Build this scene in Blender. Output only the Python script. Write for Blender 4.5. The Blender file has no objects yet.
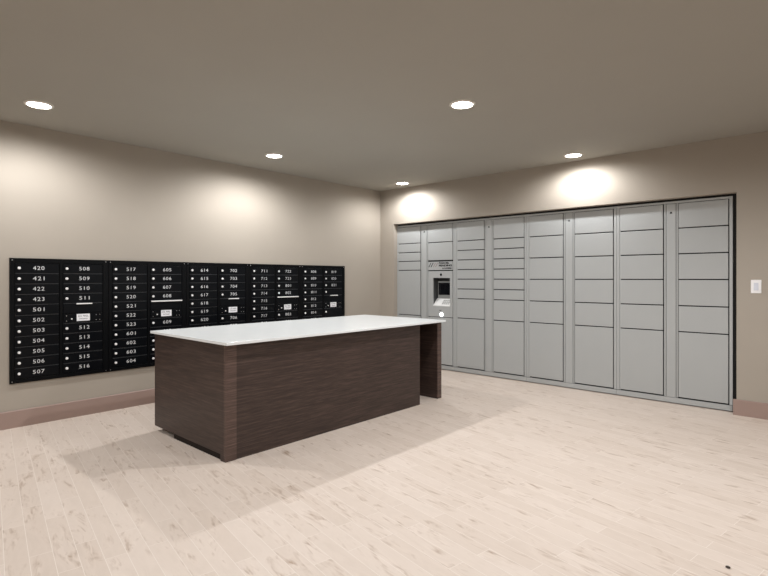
import bpy, bmesh, math, random
from mathutils import Matrix, Vector
random.seed(7)
sc = bpy.context.scene
C = sc.collection

# ------------------------------------------------------------------ camera, light, exposure
HEAD = math.atan2(459, 508)
HC, H = 1.2714, 2.6
cam_d = bpy.data.cameras.new('camera'); cam = bpy.data.objects.new('camera', cam_d); C.objects.link(cam)
cam.location = (0, 0, HC); cam.rotation_euler = (math.pi/2, 0, HEAD)
cam_d.sensor_width = 36; cam_d.lens = 36*508/768; cam_d.shift_y = -9.5/768
cam_d.clip_start = .05
sc.camera = cam
wd = bpy.data.worlds.new('world'); sc.world = wd; wd.use_nodes = True
wd.node_tree.nodes['Background'].inputs[0].default_value = (.02, .02, .02, 1)
vs = sc.view_settings
vs.view_transform = 'Standard'; vs.look = 'None'; vs.gamma = 1; vs.use_curve_mapping = False
vs.exposure = 0.0
sc.cycles.max_bounces = 10; sc.cycles.diffuse_bounces = 7; sc.cycles.glossy_bounces = 4
sc.cycles.sample_clamp_indirect = 4
SPOT_W = 83.0          # each downlight
SPOT_ANGLE, SPOT_BLEND, SPOT_R = 176, .58, .03
LENS_STRENGTH = 25
LIGHT_COL = (1, .995, 1.0)
POWER = {(0, 0): .55, (1, 0): .5, (0, 2): .74, (0, 1): .92, (1, 1): 1.08, (1, 2): .38, (2, 1): 1.5, (2, 2): .55, (0, 3): .8, (1, 3): .55, (2, 3): .6}   # dimming of single lamps

# ------------------------------------------------------------------ materials
def srgb(r, g, b):
    f = lambda v: (v/255/12.92 if v/255 <= .04045 else ((v/255+.055)/1.055)**2.4)
    return (f(r), f(g), f(b), 1)
def mat(name, col, rough=.5, metal=0, spec=.5, noise=0, nscale=40, bump=0, bscale=300, coat=0):
    m = bpy.data.materials.new(name); m.use_nodes = True
    nt = m.node_tree; b = nt.nodes['Principled BSDF']
    b.inputs['Base Color'].default_value = col; b.inputs['Roughness'].default_value = rough
    b.inputs['Metallic'].default_value = metal; b.inputs['Specular IOR Level'].default_value = spec
    b.inputs['Coat Weight'].default_value = coat
    tc = nt.nodes.new('ShaderNodeTexCoord')
    if noise:
        n = nt.nodes.new('ShaderNodeTexNoise'); n.inputs['Scale'].default_value = nscale; n.inputs['Detail'].default_value = 5
        nt.links.new(tc.outputs['Object'], n.inputs['Vector'])
        r = nt.nodes.new('ShaderNodeValToRGB')
        r.color_ramp.elements[0].position = .3; r.color_ramp.elements[1].position = .7
        for e, k in zip(r.color_ramp.elements, (1-noise, 1+noise)):
            e.color = (col[0]*k, col[1]*k, col[2]*k, 1)
        nt.links.new(n.outputs['Fac'], r.inputs['Fac']); nt.links.new(r.outputs['Color'], b.inputs['Base Color'])
    if bump:
        n = nt.nodes.new('ShaderNodeTexNoise'); n.inputs['Scale'].default_value = bscale; n.inputs['Detail'].default_value = 3
        nt.links.new(tc.outputs['Object'], n.inputs['Vector'])
        bp = nt.nodes.new('ShaderNodeBump'); bp.inputs['Strength'].default_value = bump; bp.inputs['Distance'].default_value = .001
        nt.links.new(n.outputs['Fac'], bp.inputs['Height']); nt.links.new(bp.outputs['Normal'], b.inputs['Normal'])
    return m
def emis(name, col, strength):
    m = mat(name, col); b = m.node_tree.nodes['Principled BSDF']
    b.inputs['Emission Color'].default_value = col; b.inputs['Emission Strength'].default_value = strength
    return m

M_WALL = mat('beige_wall_paint', srgb(168, 160, 149), .75, spec=.3, noise=.012, nscale=3, bump=.12, bscale=260)
M_CEIL = mat('taupe_ceiling_paint', srgb(161, 158, 150), .85, spec=.2, noise=.012, nscale=2, bump=.1, bscale=200)
M_BASE = mat('brown_baseboard_paint', srgb(156, 134, 125), .5, noise=.02, nscale=6)
M_BLACK = mat('black_mailbox_paint', (.0016, .0020, .0028, 1), .42, spec=.13, bump=.05, bscale=500)
M_BLACKD = mat('black_door_paint', (.0019, .0026, .0040, 1), .34, spec=.16, bump=.05, bscale=500)
M_EDGEGLINT = mat('door_edge_glint_grey', (.034, .037, .042, 1), .4)  # light caught on the door edges, put into a paler grey
M_LOCK = mat('polished_lock_steel', (.9, .9, .9, 1), .35, 0, spec=.8)
M_STEEL = mat('brushed_steel', (.8, .8, .8, 1), .28, 1)
M_NUM = mat('silver_number_paint', srgb(214, 216, 218), .5)
M_PLATE = mat('white_plate_plastic', srgb(240, 241, 244), .45)
M_INK = mat('grey_ink', srgb(70, 72, 84), .6)
M_LOCKER = mat('grey_locker_paint', srgb(171, 174, 174), .42, spec=.45, noise=.015, nscale=2.5, bump=.1, bscale=420)
M_LOCKERF = mat('grey_locker_frame_paint', srgb(171, 174, 174), .42, spec=.45, bump=.1, bscale=420)
M_GAP = mat('dark_gap_liner', (.012, .012, .012, 1), .8)
M_SCREEN = mat('dark_screen_glass', (.006, .006, .008, 1), .12)
M_TRAY = mat('pale_tray_plastic', srgb(228, 229, 228), .4)
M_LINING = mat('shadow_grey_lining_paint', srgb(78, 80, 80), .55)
M_BEZEL = mat('grey_bezel_plastic', srgb(150, 152, 150), .45)
M_LOGO = mat('dark_sign_ink', srgb(24, 24, 25), .7, spec=.15)
M_LOGOR = mat('faded_red_sign_ink', srgb(146, 132, 130), .6)
M_TOP = mat('white_quartz', srgb(229, 233, 234), .25, spec=.35, noise=.012, nscale=14)
M_RING = mat('white_trim_ring_paint', srgb(225, 222, 215), .5)
M_LENS = emis('lit_downlight_lens', (1, .97, .92, 1), LENS_STRENGTH)
M_LAMP = emis('lit_scanner_lamp', (.95, .98, 1, 1), 12)
M_SWITCH = mat('white_switch_plastic', srgb(243, 243, 244), .35)
M_ROCK = mat('pale_rocker_plastic', srgb(214, 218, 228), .35)
M_SPECK = mat('dark_scrap', srgb(60, 48, 40), .7, noise=.2, nscale=300)

def wood_mat(gain=1):
    m = bpy.data.materials.new('dark_wood_laminate' if gain == 1 else 'paler_edge_laminate'); m.use_nodes = True
    nt = m.node_tree; L = nt.links; b = nt.nodes['Principled BSDF']
    b.inputs['Roughness'].default_value = .42; b.inputs['Specular IOR Level'].default_value = .4
    tc = nt.nodes.new('ShaderNodeTexCoord')
    mp = nt.nodes.new('ShaderNodeMapping'); mp.inputs['Scale'].default_value = (1.3, 1.3, 34)
    L.new(tc.outputs['Object'], mp.inputs['Vector'])
    n1 = nt.nodes.new('ShaderNodeTexNoise'); n1.inputs['Scale'].default_value = 2.2; n1.inputs['Detail'].default_value = 7; n1.inputs['Roughness'].default_value = .62
    L.new(mp.outputs['Vector'], n1.inputs['Vector'])
    mp2 = nt.nodes.new('ShaderNodeMapping'); mp2.inputs['Scale'].default_value = (5, 5, 190)
    L.new(tc.outputs['Object'], mp2.inputs['Vector'])
    n2 = nt.nodes.new('ShaderNodeTexNoise'); n2.inputs['Scale'].default_value = 2; n2.inputs['Detail'].default_value = 4
    L.new(mp2.outputs['Vector'], n2.inputs['Vector'])
    mx = nt.nodes.new('ShaderNodeMix'); mx.data_type = 'FLOAT'; mx.inputs[0].default_value = .42
    L.new(n1.outputs['Fac'], mx.inputs[2]); L.new(n2.outputs['Fac'], mx.inputs[3])
    r = nt.nodes.new('ShaderNodeValToRGB'); e = r.color_ramp.elements
    g = lambda *c: tuple(v*gain for v in srgb(*c)[:3])+(1,)
    e[0].position = .33; e[0].color = g(38, 29, 26); e[1].position = .68; e[1].color = g(88, 71, 64)
    k = e.new(.5); k.color = g(60, 47, 42)
    L.new(mx.outputs[0], r.inputs['Fac']); L.new(r.outputs['Color'], b.inputs['Base Color'])
    bp = nt.nodes.new('ShaderNodeBump'); bp.inputs['Strength'].default_value = .15; bp.inputs['Distance'].default_value = .001
    L.new(n2.outputs['Fac'], bp.inputs['Height']); L.new(bp.outputs['Normal'], b.inputs['Normal'])
    return m
M_WOOD = wood_mat()
M_EDGE = wood_mat(1.9)
M_WOODD = mat('dark_plinth_laminate', srgb(28, 22, 20), .6, spec=.2, noise=.1, nscale=8)

def floor_mat():
    m = bpy.data.materials.new('pale_plank_floor'); m.use_nodes = True
    nt = m.node_tree; L = nt.links; b = nt.nodes['Principled BSDF']
    N = lambda t: nt.nodes.new('ShaderNode'+t)
    b.inputs['Specular IOR Level'].default_value = .35
    tc = N('TexCoord'); mp = N('Mapping'); mp.inputs['Rotation'].default_value = (0, 0, math.radians(10)); mp.inputs['Location'].default_value = (.11, .035, 0)
    L.new(tc.outputs['Object'], mp.inputs['Vector'])
    br = N('TexBrick'); br.offset = .37; br.offset_frequency = 2; br.squash = 1
    br.inputs['Scale'].default_value = 1; br.inputs['Brick Width'].default_value = .62; br.inputs['Row Height'].default_value = .0903
    br.inputs['Mortar Size'].default_value = .0014; br.inputs['Mortar Smooth'].default_value = .3; br.inputs['Bias'].default_value = 0
    br.inputs['Color1'].default_value = (0, 0, 0, 1); br.inputs['Color2'].default_value = (1, 1, 1, 1); br.inputs['Mortar'].default_value = (.5, .5, .5, 1)
    L.new(mp.outputs['Vector'], br.inputs['Vector'])
    # per-plank offset so that the figure does not run across joints
    off = N('VectorMath'); off.operation = 'MULTIPLY_ADD'; off.inputs[1].default_value = (7, 5, 3)
    L.new(br.outputs['Color'], off.inputs[0]); L.new(mp.outputs['Vector'], off.inputs[2])
    s1 = N('Mapping'); s1.inputs['Scale'].default_value = (2.6, 9, 1); L.new(off.outputs[0], s1.inputs['Vector'])
    n1 = N('TexNoise'); n1.inputs['Scale'].default_value = 1.15; n1.inputs['Detail'].default_value = 4; n1.inputs['Roughness'].default_value = .6; n1.inputs['Distortion'].default_value = 1.2
    L.new(s1.outputs['Vector'], n1.inputs['Vector'])
    s2 = N('Mapping'); s2.inputs['Scale'].default_value = (6, 30, 1); L.new(off.outputs[0], s2.inputs['Vector'])
    n2 = N('TexNoise'); n2.inputs['Scale'].default_value = 1.4; n2.inputs['Detail'].default_value = 5; n2.inputs['Distortion'].default_value = .8
    L.new(s2.outputs['Vector'], n2.inputs['Vector'])
    base = N('ValToRGB'); e = base.color_ramp.elements
    e[0].position = .0; e[0].color = srgb(214, 200, 188); e[1].position = 1; e[1].color = srgb(221, 208, 197)
    L.new(br.outputs['Color'], base.inputs['Fac'])
    # brown figure where both noises are high
    r1 = N('ValToRGB'); r1.color_ramp.elements[0].position = .5; r1.color_ramp.elements[1].position = .7; L.new(n1.outputs['Fac'], r1.inputs['Fac'])
    r2 = N('ValToRGB'); r2.color_ramp.elements[0].position = .42; r2.color_ramp.elements[1].position = .66; L.new(n2.outputs['Fac'], r2.inputs['Fac'])
    mul = N('Math'); mul.operation = 'MULTIPLY'; L.new(r1.outputs['Color'], mul.inputs[0]); L.new(r2.outputs['Color'], mul.inputs[1])
    m1 = N('Mix'); m1.data_type = 'RGBA'; m1.inputs[7].default_value = srgb(166, 144, 126)
    L.new(mul.outputs[0], m1.inputs[0]); L.new(base.outputs['Color'], m1.inputs[6])
    r3 = N('ValToRGB'); r3.color_ramp.elements[0].position = .3; r3.color_ramp.elements[0].color = (.92, .91, .9, 1); r3.color_ramp.elements[1].position = .62; r3.color_ramp.elements[1].color = (1, 1, 1, 1)
    L.new(n1.outputs['Fac'], r3.inputs['Fac'])
    m2 = N('Mix'); m2.data_type = 'RGBA'; m2.blend_type = 'MULTIPLY'; m2.inputs[0].default_value = 1
    L.new(m1.outputs[2], m2.inputs[6]); L.new(r3.outputs['Color'], m2.inputs[7])
    m3 = N('Mix'); m3.data_type = 'RGBA'; m3.inputs[7].default_value = srgb(229, 219, 210)
    L.new(br.outputs['Fac'], m3.inputs[0]); L.new(m2.outputs[2], m3.inputs[6])
    L.new(m3.outputs[2], b.inputs['Base Color'])
    b.inputs['Roughness'].default_value = .5
    bp = N('Bump'); bp.inputs['Strength'].default_value = .2; bp.inputs['Distance'].default_value = .001; bp.invert = True
    L.new(br.outputs['Fac'], bp.inputs['Height']); L.new(bp.outputs['Normal'], b.inputs['Normal'])
    return m
M_FLOOR = floor_mat()

# ------------------------------------------------------------------ helpers
def box(bm, x0, x1, y0, y1, z0, z1, bev=0):
    vs_ = [bm.verts.new((x, y, z)) for x in (x0, x1) for y in (y0, y1) for z in (z0, z1)]
    fs = [bm.faces.new([vs_[i] for i in f]) for f in ((0,1,3,2),(4,6,7,5),(0,4,5,1),(2,3,7,6),(0,2,6,4),(1,5,7,3))]
    if bev:
        es = list({e for f in fs for e in f.edges})
        bmesh.ops.bevel(bm, geom=es, offset=bev, segments=2, profile=.5, affect='EDGES')
def prism(bm, pts, axis, a, b):
    """polygon pts (2-D) swept along axis from a to b"""
    def v3(p, t):
        return {'x': (t, p[0], p[1]), 'y': (p[0], t, p[1]), 'z': (p[0], p[1], t)}[axis]
    A = [bm.verts.new(v3(p, a)) for p in pts]; B = [bm.verts.new(v3(p, b)) for p in pts]
    n = len(pts)
    bm.faces.new(A); bm.faces.new(B[::-1])
    for i in range(n): bm.faces.new((A[i], B[i], B[(i+1) % n], A[(i+1) % n]))
def lathe(bm, prof, mtx=Matrix(), n=32):
    """profile of (radius, height) turned round local z, then mtx"""
    rings = []
    for r, h in prof:
        if r < 1e-6: rings.append([bm.verts.new(mtx @ Vector((0, 0, h)))])
        else: rings.append([bm.verts.new(mtx @ Vector((r*math.cos(2*math.pi*i/n), r*math.sin(2*math.pi*i/n), h))) for i in range(n)])
    for a, b in zip(rings, rings[1:]):
        for i in range(n):
            j = (i+1) % n
            if len(a) == 1 and len(b) == 1: continue
            if len(a) == 1: bm.faces.new((a[0], b[j], b[i]))
            elif len(b) == 1: bm.faces.new((a[i], a[j], b[0]))
            else: bm.faces.new((a[i], a[j], b[j], b[i]))
def mesh_of(name, bm, m, smooth=False):
    bmesh.ops.recalc_face_normals(bm, faces=bm.faces)
    me = bpy.data.meshes.new(name); bm.to_mesh(me); bm.free()
    for mm in (m if isinstance(m, (list, tuple)) else [m]): me.materials.append(mm)
    if smooth:
        for p in me.polygons: p.use_smooth = True
        me.set_sharp_from_angle(angle=math.radians(15))
    return me
def put(name, me, parent=None, loc=(0, 0, 0)):
    o = bpy.data.objects.new(name, me); C.objects.link(o); o.location = loc
    if parent: o.parent = parent
    return o
def obj(name, bm, m, parent=None, loc=(0, 0, 0), smooth=False):
    return put(name, mesh_of(name, bm, m, smooth), parent, loc)
def thing(name, label, cat, loc=(0, 0, 0), group=None):
    o = bpy.data.objects.new(name, None); C.objects.link(o); o.location = loc; o.empty_display_size = .1
    return tag(o, label, cat, group)
def tag(o, label, cat, group=None):
    o['label'] = label; o['category'] = cat
    if group: o['group'] = group
    return o
def struct(name, bm, m):
    o = obj(name, bm, m); o['kind'] = 'structure'; return o
def bx(*a, bev=0):
    bm = bmesh.new(); box(bm, *a, bev=bev); return bm
ON_LEFT = Matrix(((0, 0, 1, 0), (1, 0, 0, 0), (0, 1, 0, 0), (0, 0, 0, 1)))    # text x -> +Y, y -> Z, faces +X
ON_BACK = Matrix(((1, 0, 0, 0), (0, 0, -1, 0), (0, 1, 0, 0), (0, 0, 0, 1)))   # text x -> +X, y -> Z, faces -Y
_txt = {}
def text_mesh(s, width, height, m, orient, align='CENTER', bold=0, space=1):
    """lettering scaled to width and height, centred on its own origin (or flush left / right)"""
    key = (s, width, height, m.name, align)
    if key in _txt: return _txt[key]
    cu = bpy.data.curves.new('lettering', 'FONT'); cu.body = s; cu.extrude = .01; cu.offset = bold; cu.space_character = space; cu.resolution_u = 3
    o = bpy.data.objects.new('lettering', cu); C.objects.link(o)
    dg = bpy.context.evaluated_depsgraph_get()
    me = bpy.data.meshes.new_from_object(o.evaluated_get(dg))
    bpy.data.objects.remove(o); bpy.data.curves.remove(cu)
    xs = [v.co.x for v in me.vertices]; ys = [v.co.y for v in me.vertices]
    w, h = max(xs)-min(xs), max(ys)-min(ys)
    ax = {'CENTER': (max(xs)+min(xs))/2, 'LEFT': min(xs), 'RIGHT': max(xs)}[align]
    me.transform(orient @ Matrix.Diagonal((width/w, height/h, .05, 1)) @ Matrix.Translation((-ax, -(max(ys)+min(ys))/2, 0)))
    me.name = 'lettering'; me.materials.clear(); me.materials.append(m)
    _txt[key] = me
    return me

# ------------------------------------------------------------------ the room
WX, WY = -5.245, 5.72                 # left wall, back (locker) wall
RX, FY = 2.3, -2.6                    # walls out of view
OX0, OX1, OZ = -4.972, -.737, 2.079   # opening for the lockers
AY = 6.45                             # back of the alcove
struct('floor', bx(WX-.1, RX+.1, FY-.1, AY+.1, -.1, 0), M_FLOOR)
struct('ceiling', bx(WX-.1, RX+.1, FY-.1, AY+.1, H, H+.1), M_CEIL)
struct('wall_left', bx(WX-.1, WX, FY, AY, 0, H), M_WALL)
bm = bmesh.new()
box(bm, WX, OX0, WY, AY, 0, H); box(bm, OX1, RX, WY, AY, 0, H); box(bm, OX0, OX1, WY, AY, OZ, H)
struct('wall_back', bm, M_WALL)
struct('wall_alcove', bx(OX0, OX1, AY, AY+.1, 0, OZ), M_GAP)
struct('wall_right', bx(RX, RX+.1, FY, AY, 0, H), M_WALL)
struct('wall_front', bx(WX, RX, FY-.1, FY, 0, H), M_WALL)
def baseboard(name, axis, wall, side, a, b):
    t, h = .016*side, .145
    prof = [(wall, 0), (wall+t, 0), (wall+t, h-.005), (wall+t*.7, h), (wall, h)]
    bm = bmesh.new()
    if axis == 'y': prism(bm, prof, 'y', a, b)
    else: prism(bm, prof, 'x', a, b)
    struct(name, bm, M_BASE)
baseboard('baseboard_left', 'y', WX, 1, FY, WY-.016)
baseboard('baseboard_back', 'x', WY, -1, WX+.0005, OX0-.002)
baseboard('baseboard_right', 'x', WY, -1, OX1-.025, RX)
# dark filler strips behind the locker fronts, closing the gap round them
bm = bmesh.new()
box(bm, OX1-.04, OX1-.0005, WY+.1, WY+.12, .002, OZ-.001); box(bm, OX0+.001, OX1-.0405, WY+.1, WY+.12, 2.062, OZ-.001)
struct('trim_1', bm, M_GAP)

# ------------------------------------------------------------------ recessed downlights
ring_bm = bmesh.new(); lathe(ring_bm, [(.078, -.001), (.078, -.010), (.083, -.012), (.094, -.008), (.099, -.001), (.078, -.001)], n=48)
RING = mesh_of('trim_ring', ring_bm, M_RING, True)
lens_bm = bmesh.new(); lathe(lens_bm, [(0, -.001), (.0775, -.001), (.0775, -.006), (.05, -.010), (0, -.012)], n=48)
LENS = mesh_of('lens', lens_bm, M_LENS, True)
LXS, LYS = (-4.55, -2.15, .25), (5.415, 3.27, 1.11, -1.04)
lamp_d = bpy.data.lights.new('downlight_lamp', 'SPOT')
lamp_d.energy = SPOT_W; lamp_d.spot_size = math.radians(SPOT_ANGLE); lamp_d.spot_blend = SPOT_BLEND; lamp_d.shadow_soft_size = SPOT_R; lamp_d.color = LIGHT_COL
LABELS = {(0, 2): 'lit round ceiling downlight above the left end of the black mailboxes, leftmost in the photo',
          (0, 1): 'lit round ceiling downlight above the middle of the black mailboxes',
          (0, 0): 'lit round ceiling downlight tucked in the corner where the two beige walls meet',
          (1, 1): 'largest lit round ceiling downlight, out in the middle of the ceiling away from walls',
          (1, 0): 'lit round ceiling downlight above the grey parcel lockers, rightmost in the photo'}
for i, x in enumerate(LXS):
    for j, y in enumerate(LYS):
        if (i, j) == (2, 0): continue
        t = thing('recessed_downlight', LABELS.get((i, j), 'lit round ceiling downlight over the open floor outside the picture'), 'ceiling light', (x, y, H), 'round recessed downlights in the ceiling')
        put('trim_ring', RING, t); put('lens', LENS, t)
        ld = lamp_d.copy(); ld.energy = SPOT_W*POWER.get((i, j), 1)
        l = bpy.data.objects.new('lamp', ld); C.objects.link(l); l.parent = t; l.location = (0, 0, -.05)

# ------------------------------------------------------------------ wall of mailboxes
PW, PITCH, ZT = .7785, .0905, 1.406         # unit width, row pitch, top of the first row
ZB0, ZB1 = .375, 1.4465
COLS = ((.036, .366), (.396, .728))
def row_z(r): return ZT-(r+1)*PITCH, ZT-r*PITCH
def door_mesh(r0, r1, w, name='door'):
    h = (r1-r0)*PITCH
    return mesh_of(name, bx(0, .008, .0025, w-.0025, (.0038-h/2), h/2-.0038, bev=.0015), M_BLACKD, True)
DOOR = [door_mesh(0, 1, b-a) for a, b in COLS]
SLOT = door_mesh(0, 1, COLS[1][1]-COLS[1][0], 'outgoing_slot_door')
TALL = door_mesh(0, 5, COLS[1][1]-COLS[1][0], 'parcel_door')
lk = bmesh.new(); RX90 = Matrix.Rotation(math.pi/2, 4, 'Y')
lathe(lk, [(0, 0), (.0115, 0), (.0115, .006), (.0095, .009), (.004, .0095), (.0035, .0085), (0, .0085)], RX90, 24)
LOCK = mesh_of('lock', lk, M_LOCK, True)
sm = bmesh.new(); lathe(sm, [(0, 0), (.0065, 0), (.006, .005), (0, .006)], RX90, 16); SMALL = mesh_of('lock', sm, M_LOCK, True)
sw = bmesh.new(); lathe(sw, [(0, 0), (.004, 0), (.003, .002), (0, .0025)], RX90, 12); SCREW = mesh_of('screw', sw, M_STEEL, True)
PLATE = mesh_of('label_plate', bx(0, .0015, -.055, .055, -.032, .032), M_PLATE)
LIPS = mesh_of('slot_lip_glint', bx(0, .014, -.066, .066, -.005, .005, bev=.002), M_LOCK, True)  # pale colour and length imitate the glint on the slot hood edge
LIPL = mesh_of('slot_lip_glint', bx(0, .014, -.162, .162, -.006, .006, bev=.002), M_LOCK, True)
frame_bm = bmesh.new()
box(frame_bm, 0, .010, 0, PW, ZB0, ZB1)
for y0, y1 in ((.0015, .033), (.369, .393), (.731, PW-.0015)): box(frame_bm, .010, .020, y0, y1, ZB0+.001, ZB1-.001, bev=.0015)
for z0, z1 in ((ZB0+.001, ZT-11*PITCH-.002), (ZT+.002, ZB1-.001)):
    for y0, y1 in ((.033, .369), (.393, .731)): box(frame_bm, .010, .020, y0, y1, z0, z1, bev=.0015)
black = set(frame_bm.faces)
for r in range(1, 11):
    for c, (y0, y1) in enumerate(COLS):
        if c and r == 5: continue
        box(frame_bm, .010, .0150, y0+.003, y1-.003, ZT-r*PITCH-.0028, ZT-r*PITCH+.0028)  # added strip in the door gap, coloured as an edge highlight
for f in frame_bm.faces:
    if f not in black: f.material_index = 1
FRAME = mesh_of('frame', frame_bm, [M_BLACK, M_EDGEGLINT], True)
def seq(a, n): return [str(a+k) for k in range(n)]
UNITS = [
    (seq(420, 4)+seq(501, 7), seq(508, 9), 'S', 'black wall mailbox unit with doors 420 to 516, at the left end of the row'),
    (seq(517, 7)+seq(601, 4), seq(605, 9), 'L', 'black wall mailbox unit with doors 517 to 609 behind the left end of the counter'),
    (seq(614, 10)+['701'], seq(702, 9), 'S', 'black wall mailbox unit with doors 614 to 706, the middle one of five'),
    (seq(711, 11), ['722', '723', '801', '802']+seq(803, 5), 'L', 'black wall mailbox unit with doors headed 711 and 722, wide painted glint on the slot lip'),
    (seq(808, 11), ['819', '820', '821', ''], 'T', 'black wall mailbox unit with doors from 808 and a blank fourth door, nearest the corner')]
def add_door(unit, me, name, y, zc, num, w, lock=True):
    d = put(name, me, unit, (.0105, y, zc))
    if lock: put('lock', LOCK, d, (.008, .030, 0))
    if num: put('lettering', text_mesh(num, .086, .033, M_NUM, ON_LEFT, space=1.15, bold=.0), d, (.0082, w/2+.008, .002))
    return d
for k, (ca, cb, kind, label) in enumerate(UNITS):
    u = thing('mailbox_unit', label, 'mailbox', (WX, 1.065+k*PW, 0), 'black mailbox units along the beige wall')
    put('frame', FRAME, u)
    for z in (ZB0+.018, ZB1-.018):
        for y in (.017, .755): put('screw', SCREW, u, (.020, y, z))
    (a0, a1), (b0, b1) = COLS
    for r, num in enumerate(ca):
        z0, z1 = row_z(r); add_door(u, DOOR[0], 'door', a0, (z0+z1)/2, num, a1-a0)
    for r in range(4):
        z0, z1 = row_z(r); add_door(u, DOOR[1], 'door', b0, (z0+z1)/2, cb[r], b1-b0)
    z0, z1 = row_z(4)
    s = put('outgoing_slot_door', SLOT, u, (.0105, b0, (z0+z1)/2))
    lip = put('slot_lip_glint', LIPL if kind == 'L' else LIPS, s, (.008, .17 if kind == 'L' else .172, PITCH/2-.005)); lip['label'] = 'pale slot lip with its glint put into the colour'
    z0, z1 = row_z(5)
    d = put('master_door', SLOT, u, (.0105, b0, (z0+z1)/2))
    pl = put('label_plate', PLATE, d, (.008, .165, .004)); pl['label'] = 'white printed label plate'
    put('lock', SMALL, d, (.008, .070, -.006))
    for y, z in ((.028, .024), (.028, -.024), (.275, .024), (.275, -.024), (.305, .024), (.305, -.024)): put('screw', SCREW, d, (.008, y, z))
    put('lettering', text_mesh('U.S. MAIL', .084, .016, M_INK, ON_LEFT), d, (.0097, .165, .017))
    put('lettering', text_mesh('OUTGOING', .070, .010, M_INK, ON_LEFT), d, (.0097, .165, -.008))
    if kind == 'T':
        z0, z1 = ZT-11*PITCH, ZT-6*PITCH
        d = put('parcel_door', TALL, u, (.0105, b0, (z0+z1)/2)); put('lock', LOCK, d, (.008, .030, 2*PITCH))
    else:
        for r in range(6, 11):
            z0, z1 = row_z(r); add_door(u, DOOR[1], 'door', b0, (z0+z1)/2, cb[r-2], b1-b0)

# ------------------------------------------------------------------ parcel lockers
LF, UW, LX = 5.80, 1.0535, -4.99           # front plane, unit width, left end
TOPZ, Z0 = 2.056, .010
FULL = [2.030, 1.775, 1.516, 1.257, .993, .731, .066]
HALF = [2.030, 1.775, 1.646, 1.517, 1.387, 1.258, 1.125, .994, .731, .066]
FIRST = [2.030, 1.781, 1.648, 1.519, 1.388, .731, .066]
KIOSK = [2.030, 1.775, None, 1.384, None, .729, .066]
CA, CB = (.036, .456), (.597, 1.017)
TOPS = {}
def locker_door(w, h):
    key = (round(w, 4), round(h, 4))
    if key not in TOPS: TOPS[key] = mesh_of('door', bx(0, w, -.002, .018, -h, 0, bev=.003), M_LOCKER, True)
    return TOPS[key]
def locker_unit(k, rows_a, rows_b, label, kiosk=False):
    u = thing('parcel_locker', label, 'locker', (LX+k*UW, LF, 0), 'grey parcel locker cabinets in the wall recess')
    w = UW-.002
    bm = bmesh.new()                                          # dark carcass behind the doors
    if kiosk:
        box(bm, .004, CB[0]+.03, .02, .56, Z0, TOPZ-.002)
        box(bm, CB[0]+.031, w-.004, .14, .56, Z0, TOPZ-.002)
        box(bm, CB[0]+.031, w-.004, .02, .139, 1.384, TOPZ-.002); box(bm, CB[0]+.031, w-.004, .02, .139, Z0, .729)
    else: box(bm, .004, w-.004, .02, .56, Z0, TOPZ-.002)
    obj('carcass', bm, M_GAP, u)
    bm = bmesh.new()                                          # frame: uprights and rails flush with the doors
    for x0, x1 in ((0, .030), (.466, .482), (.578, .592), (1.026, w)): box(bm, x0, x1, 0, .02, .066, 2.033, bev=.0015)
    box(bm, 0, w, -.001, .02, 2.034, TOPZ, bev=.0015); box(bm, 0, w, -.001, .02, Z0, .061, bev=.0015)
    box(bm, 0, .003, .021, .56, Z0, TOPZ); box(bm, w-.003, w, .021, .56, Z0, TOPZ)
    box(bm, .030, .042, .005, .012, .066, 2.03)
    obj('frame', bm, M_LOCKERF, u)
    st = obj('centre_strip', bx(.487, .573, -.001, .018, .064, 2.030, bev=.0015), M_LOCKERF, u)
    bm = bmesh.new(); prism(bm, [(-.013, -.009), (.013, -.009), (.004, .010), (-.004, .010)], 'y', -.0018, -.0008)
    e = obj('badge', bm, M_LOGO, st, (.530, 0, 1.941)); e['label'] = 'small dark badge'
    for (c0, c1), rows in ((CA, rows_a), (CB, rows_b)):
        if rows is KIOSK: continue
        for zt, zb in zip(rows, rows[1:]):
            put('door', locker_door(c1-c0, zt-zb-.011), u, (c0, 0, zt-.001))
    return u
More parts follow.
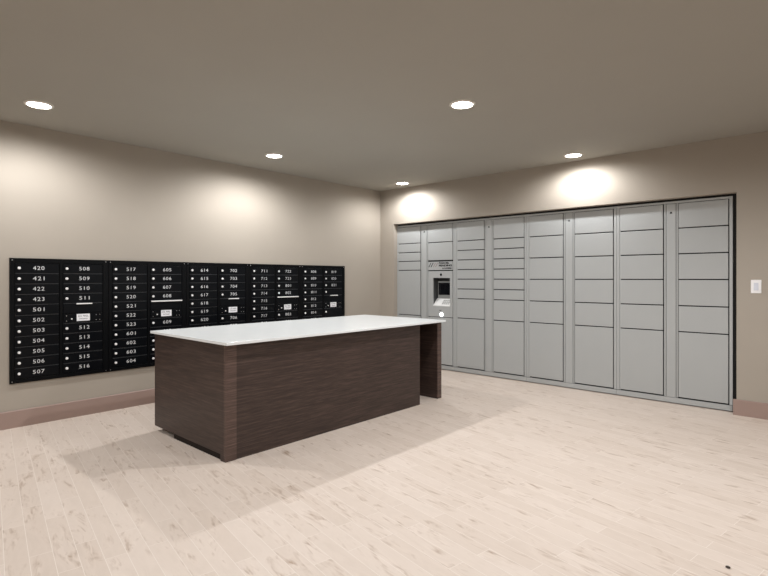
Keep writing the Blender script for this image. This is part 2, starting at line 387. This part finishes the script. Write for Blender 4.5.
def build_kiosk(u):
    c0, c1 = CB; w = c1-c0; x0 = LX
    for zt, zb in ((2.030, 1.775), (1.775, 1.519), (.727, .066)): put('door', locker_door(w, zt-zb-.011), u, (c0, 0, zt-.001))
    sign = obj('sign_panel', bx(c0, c1, -.001, .018, 1.390, 1.508, bev=.0015), M_LOCKERF, u); sign['label'] = 'grey sign panel with dark lettering'
    def sgn(s, xa, xb, z, h, m):
        put('lettering', text_mesh(s, xb-xa, h, m, ON_BACK, bold=.05), sign, ((xa+xb)/2-x0, -.0016, z))
    sgn('PARCEL', -4.203, -4.025, 1.487, .024, M_LOGO)
    sgn('PENDING', -4.203, -3.985, 1.452, .027, M_LOGO)
    sgn('LOCKERS', -4.143, -3.990, 1.414, .020, M_LOGO)
    for i, (xa, m) in enumerate(((-4.385, M_LOGO), (-4.347, M_LOGO), (-4.305, M_LOGOR), (-4.268, M_LOGOR))):
        bm = bmesh.new(); xx = xa-x0
        prism(bm, [(xx, 1.432), (xx+.012, 1.432), (xx+.052, 1.494), (xx+.040, 1.494)], 'y', -.0022, -.0008)
        obj('emblem_stroke', bm, m, sign)
    ra, rb, z0, z1 = -4.306-x0, -4.016-x0, .882, 1.279       # recess opening
    bm = bmesh.new()                                          # face round the opening, and the recess lining
    box(bm, c0, ra, 0, .018, .735, 1.376); box(bm, rb, c1, 0, .018, .735, 1.376)
    box(bm, ra, rb, 0, .018, .735, z0); box(bm, ra, rb, 0, .018, z1, 1.376)
    kp = obj('kiosk_panel', bm, M_LOCKERF, u); kp['label'] = 'grey panel with a recessed screen'
    bm = bmesh.new()
    box(bm, ra-.004, ra, .0185, .13, z0-.004, z1+.004); box(bm, rb, rb+.004, .0185, .13, z0-.004, z1+.004)
    box(bm, ra, rb, .0185, .13, z1, z1+.004); box(bm, ra, rb, .0185, .13, z0-.004, z0)
    box(bm, ra, rb, .1285, .130, z0, z1)
    obj('recess_lining', bm, M_LINING, kp)
    bz = obj('screen_bezel', bx(ra+.016, rb-.001, .099, .128, .985, 1.234, bev=.002), M_BEZEL, kp)
    obj('screen', bx(ra+.028, rb-.045, .094, .0995, 1.040, 1.212, bev=.001), M_SCREEN, kp)
    bm = bmesh.new(); prism(bm, [(.004, z0+.001), (.004, z0+.012), (.098, .990), (.098, z0+.001)], 'x', ra+.001, rb-.001)
    ty = obj('keypad_tray', bm, M_TRAY, kp); ty['label'] = 'pale sloping keypad tray'
    bm = bmesh.new()
    for a in range(4):
        for b in range(3):
            t0, t1 = .18+b*.22, .18+b*.22+.15
            P = lambda t: (.004+.094*t-.0015, z0+.012+(.990-z0-.012)*t+.0015)
            (ya, za), (yb, zb) = P(t0), P(t1)
            xx = ra+.135+a*.032
            v = [bm.verts.new(p) for p in ((xx, ya, za), (xx+.025, ya, za), (xx+.025, yb, zb), (xx, yb, zb))]
            g = bm.faces.new(v); r = bmesh.ops.extrude_face_region(bm, geom=[g])
            bmesh.ops.translate(bm, vec=(0, .004, -.003), verts=[q for q in r['geom'] if isinstance(q, bmesh.types.BMVert)])
    obj('keypad_keys', bm, M_BEZEL, kp)
    TOFRONT = Matrix.Rotation(math.pi/2, 4, 'X')
    bm = bmesh.new(); lathe(bm, [(0, 0), (.017, 0), (.017, .004), (.012, .006), (0, .005)], TOFRONT, 24)
    o = obj('camera_lens', bm, M_LOGO, kp, (-4.167-x0, 0, 1.325), True); o['label'] = 'round black camera lens'
    obj('card_slot', bx(-.018, .018, -.001, .001, -.004, .004), M_LOGO, kp, (-4.178-x0, 0, .826))
    bm = bmesh.new(); lathe(bm, [(0, 0), (.022, 0), (.022, .006), (.016, .012), (0, .014)], TOFRONT, 24)
    o = obj('lit_lamp', bm, M_LAMP, kp, (-4.158-x0, 0, .768), True); o['label'] = 'small lit round lamp'
u = locker_unit(0, FIRST, KIOSK, 'grey parcel locker unit with a recessed screen and keypad, at the corner end', True)
build_kiosk(u)
locker_unit(1, HALF, HALF, 'grey parcel locker unit with two stacks of many narrow doors beside the screen')
locker_unit(2, FULL, FULL, 'grey parcel locker unit of equal doors, next to the one with many narrow doors')
locker_unit(3, FULL, FULL, 'grey parcel locker unit at the right end beside the light switch')

# ------------------------------------------------------------------ counter
CX0, CX1, CY0, CY1 = -4.265, -3.16, 1.865, 4.04       # cabinet body
LGY0, LGY1 = 4.360, 4.432
CT = .815
isl = thing('counter_cabinet', 'long dark wood counter cabinet standing in the room under the white top', 'cabinet', (CX1, CY0, 0))
def L(x, y): return x-CX1, y-CY0
def ibox(name, x0, x1, y0, y1, z0, z1, m=M_WOOD, bev=.001):
    (a, c), (b, d) = L(x0, y0), L(x1, y1); return obj(name, bx(a, b, c, d, z0, z1, bev=bev), m, isl, smooth=True)
ibox('carcass', CX0+.02, CX1-.022, CY0+.027, CY1-.001, .046, CT-.002, M_WOODD)
o = ibox('plinth', -3.945, CX1-.022, CY0+.012, CY1-.004, 0, .0455, M_WOODD, 0)
bm = bmesh.new()                                              # end panel: stands clear of the floor except at its front foot
pts = [(CX0-CX1, .046), (-.065, .046), (-.065, 0), (-.0215, 0), (-.0215, CT-.001), (CX0-CX1, CT-.001)]
prism(bm, pts, 'y', 0, .025)
o = obj('end_panel', bm, M_WOOD, isl)
o = ibox('corner_post', CX1-.021, CX1, CY0, CY0+.088, 0, CT-.001, M_EDGE)
o['label'] = 'lighter upright edge strip'
ibox('front_panel', CX1-.021, CX1-.003, CY0+.0885, CY1, 0, CT-.001)
ibox('back_panel', CX0, CX0+.019, CY0+.026, CY1, .046, CT-.001)
lg = ibox('support_panel', CX0, CX1-.022, LGY0, LGY1, 0, CT-.001); lg['label'] = 'upright support panel across the open end'
o = ibox('edge_strip', CX1-.0215, CX1-.018, LGY0+.001, LGY1-.001, 0, CT-.001, M_EDGE, 0); o.parent = lg
ctop = obj('countertop', bx(-4.285, -3.095, 1.835, 4.397, CT, .8355, bev=.002), M_TOP, smooth=True)
tag(ctop, 'long white stone worktop lying on the dark wood counter', 'countertop')

# ------------------------------------------------------------------ small things
sw = thing('light_switch', 'white square rocker light switch on the wall right of the lockers', 'switch', (-.588, WY, 1.198))
bm = bmesh.new(); box(bm, -.039, .039, -.006, 0, -.061, .061, bev=.002)
obj('wall_plate', bm, M_SWITCH, sw, smooth=True)
bm = bmesh.new(); prism(bm, [(-.0062, -.034), (-.0125, -.034), (-.0085, 0), (-.0075, .034), (-.0062, .034)], 'x', -.0175, .0175)
obj('rocker', bm, M_ROCK, sw)
bm = bmesh.new(); bmesh.ops.create_icosphere(bm, subdivisions=2, radius=.009)
for v in bm.verts:
    v.co = Vector((v.co.x*1.1, v.co.y*.8, (v.co.z+.009)*.5)) + Vector((random.uniform(-1, 1), random.uniform(-1, 1), 0))*.0012
o = obj('floor_scrap', bm, M_SPECK, None, (-.375, 2.668, 0))
tag(o, 'tiny dark scrap lying on the pale floor near the lower right', 'scrap')
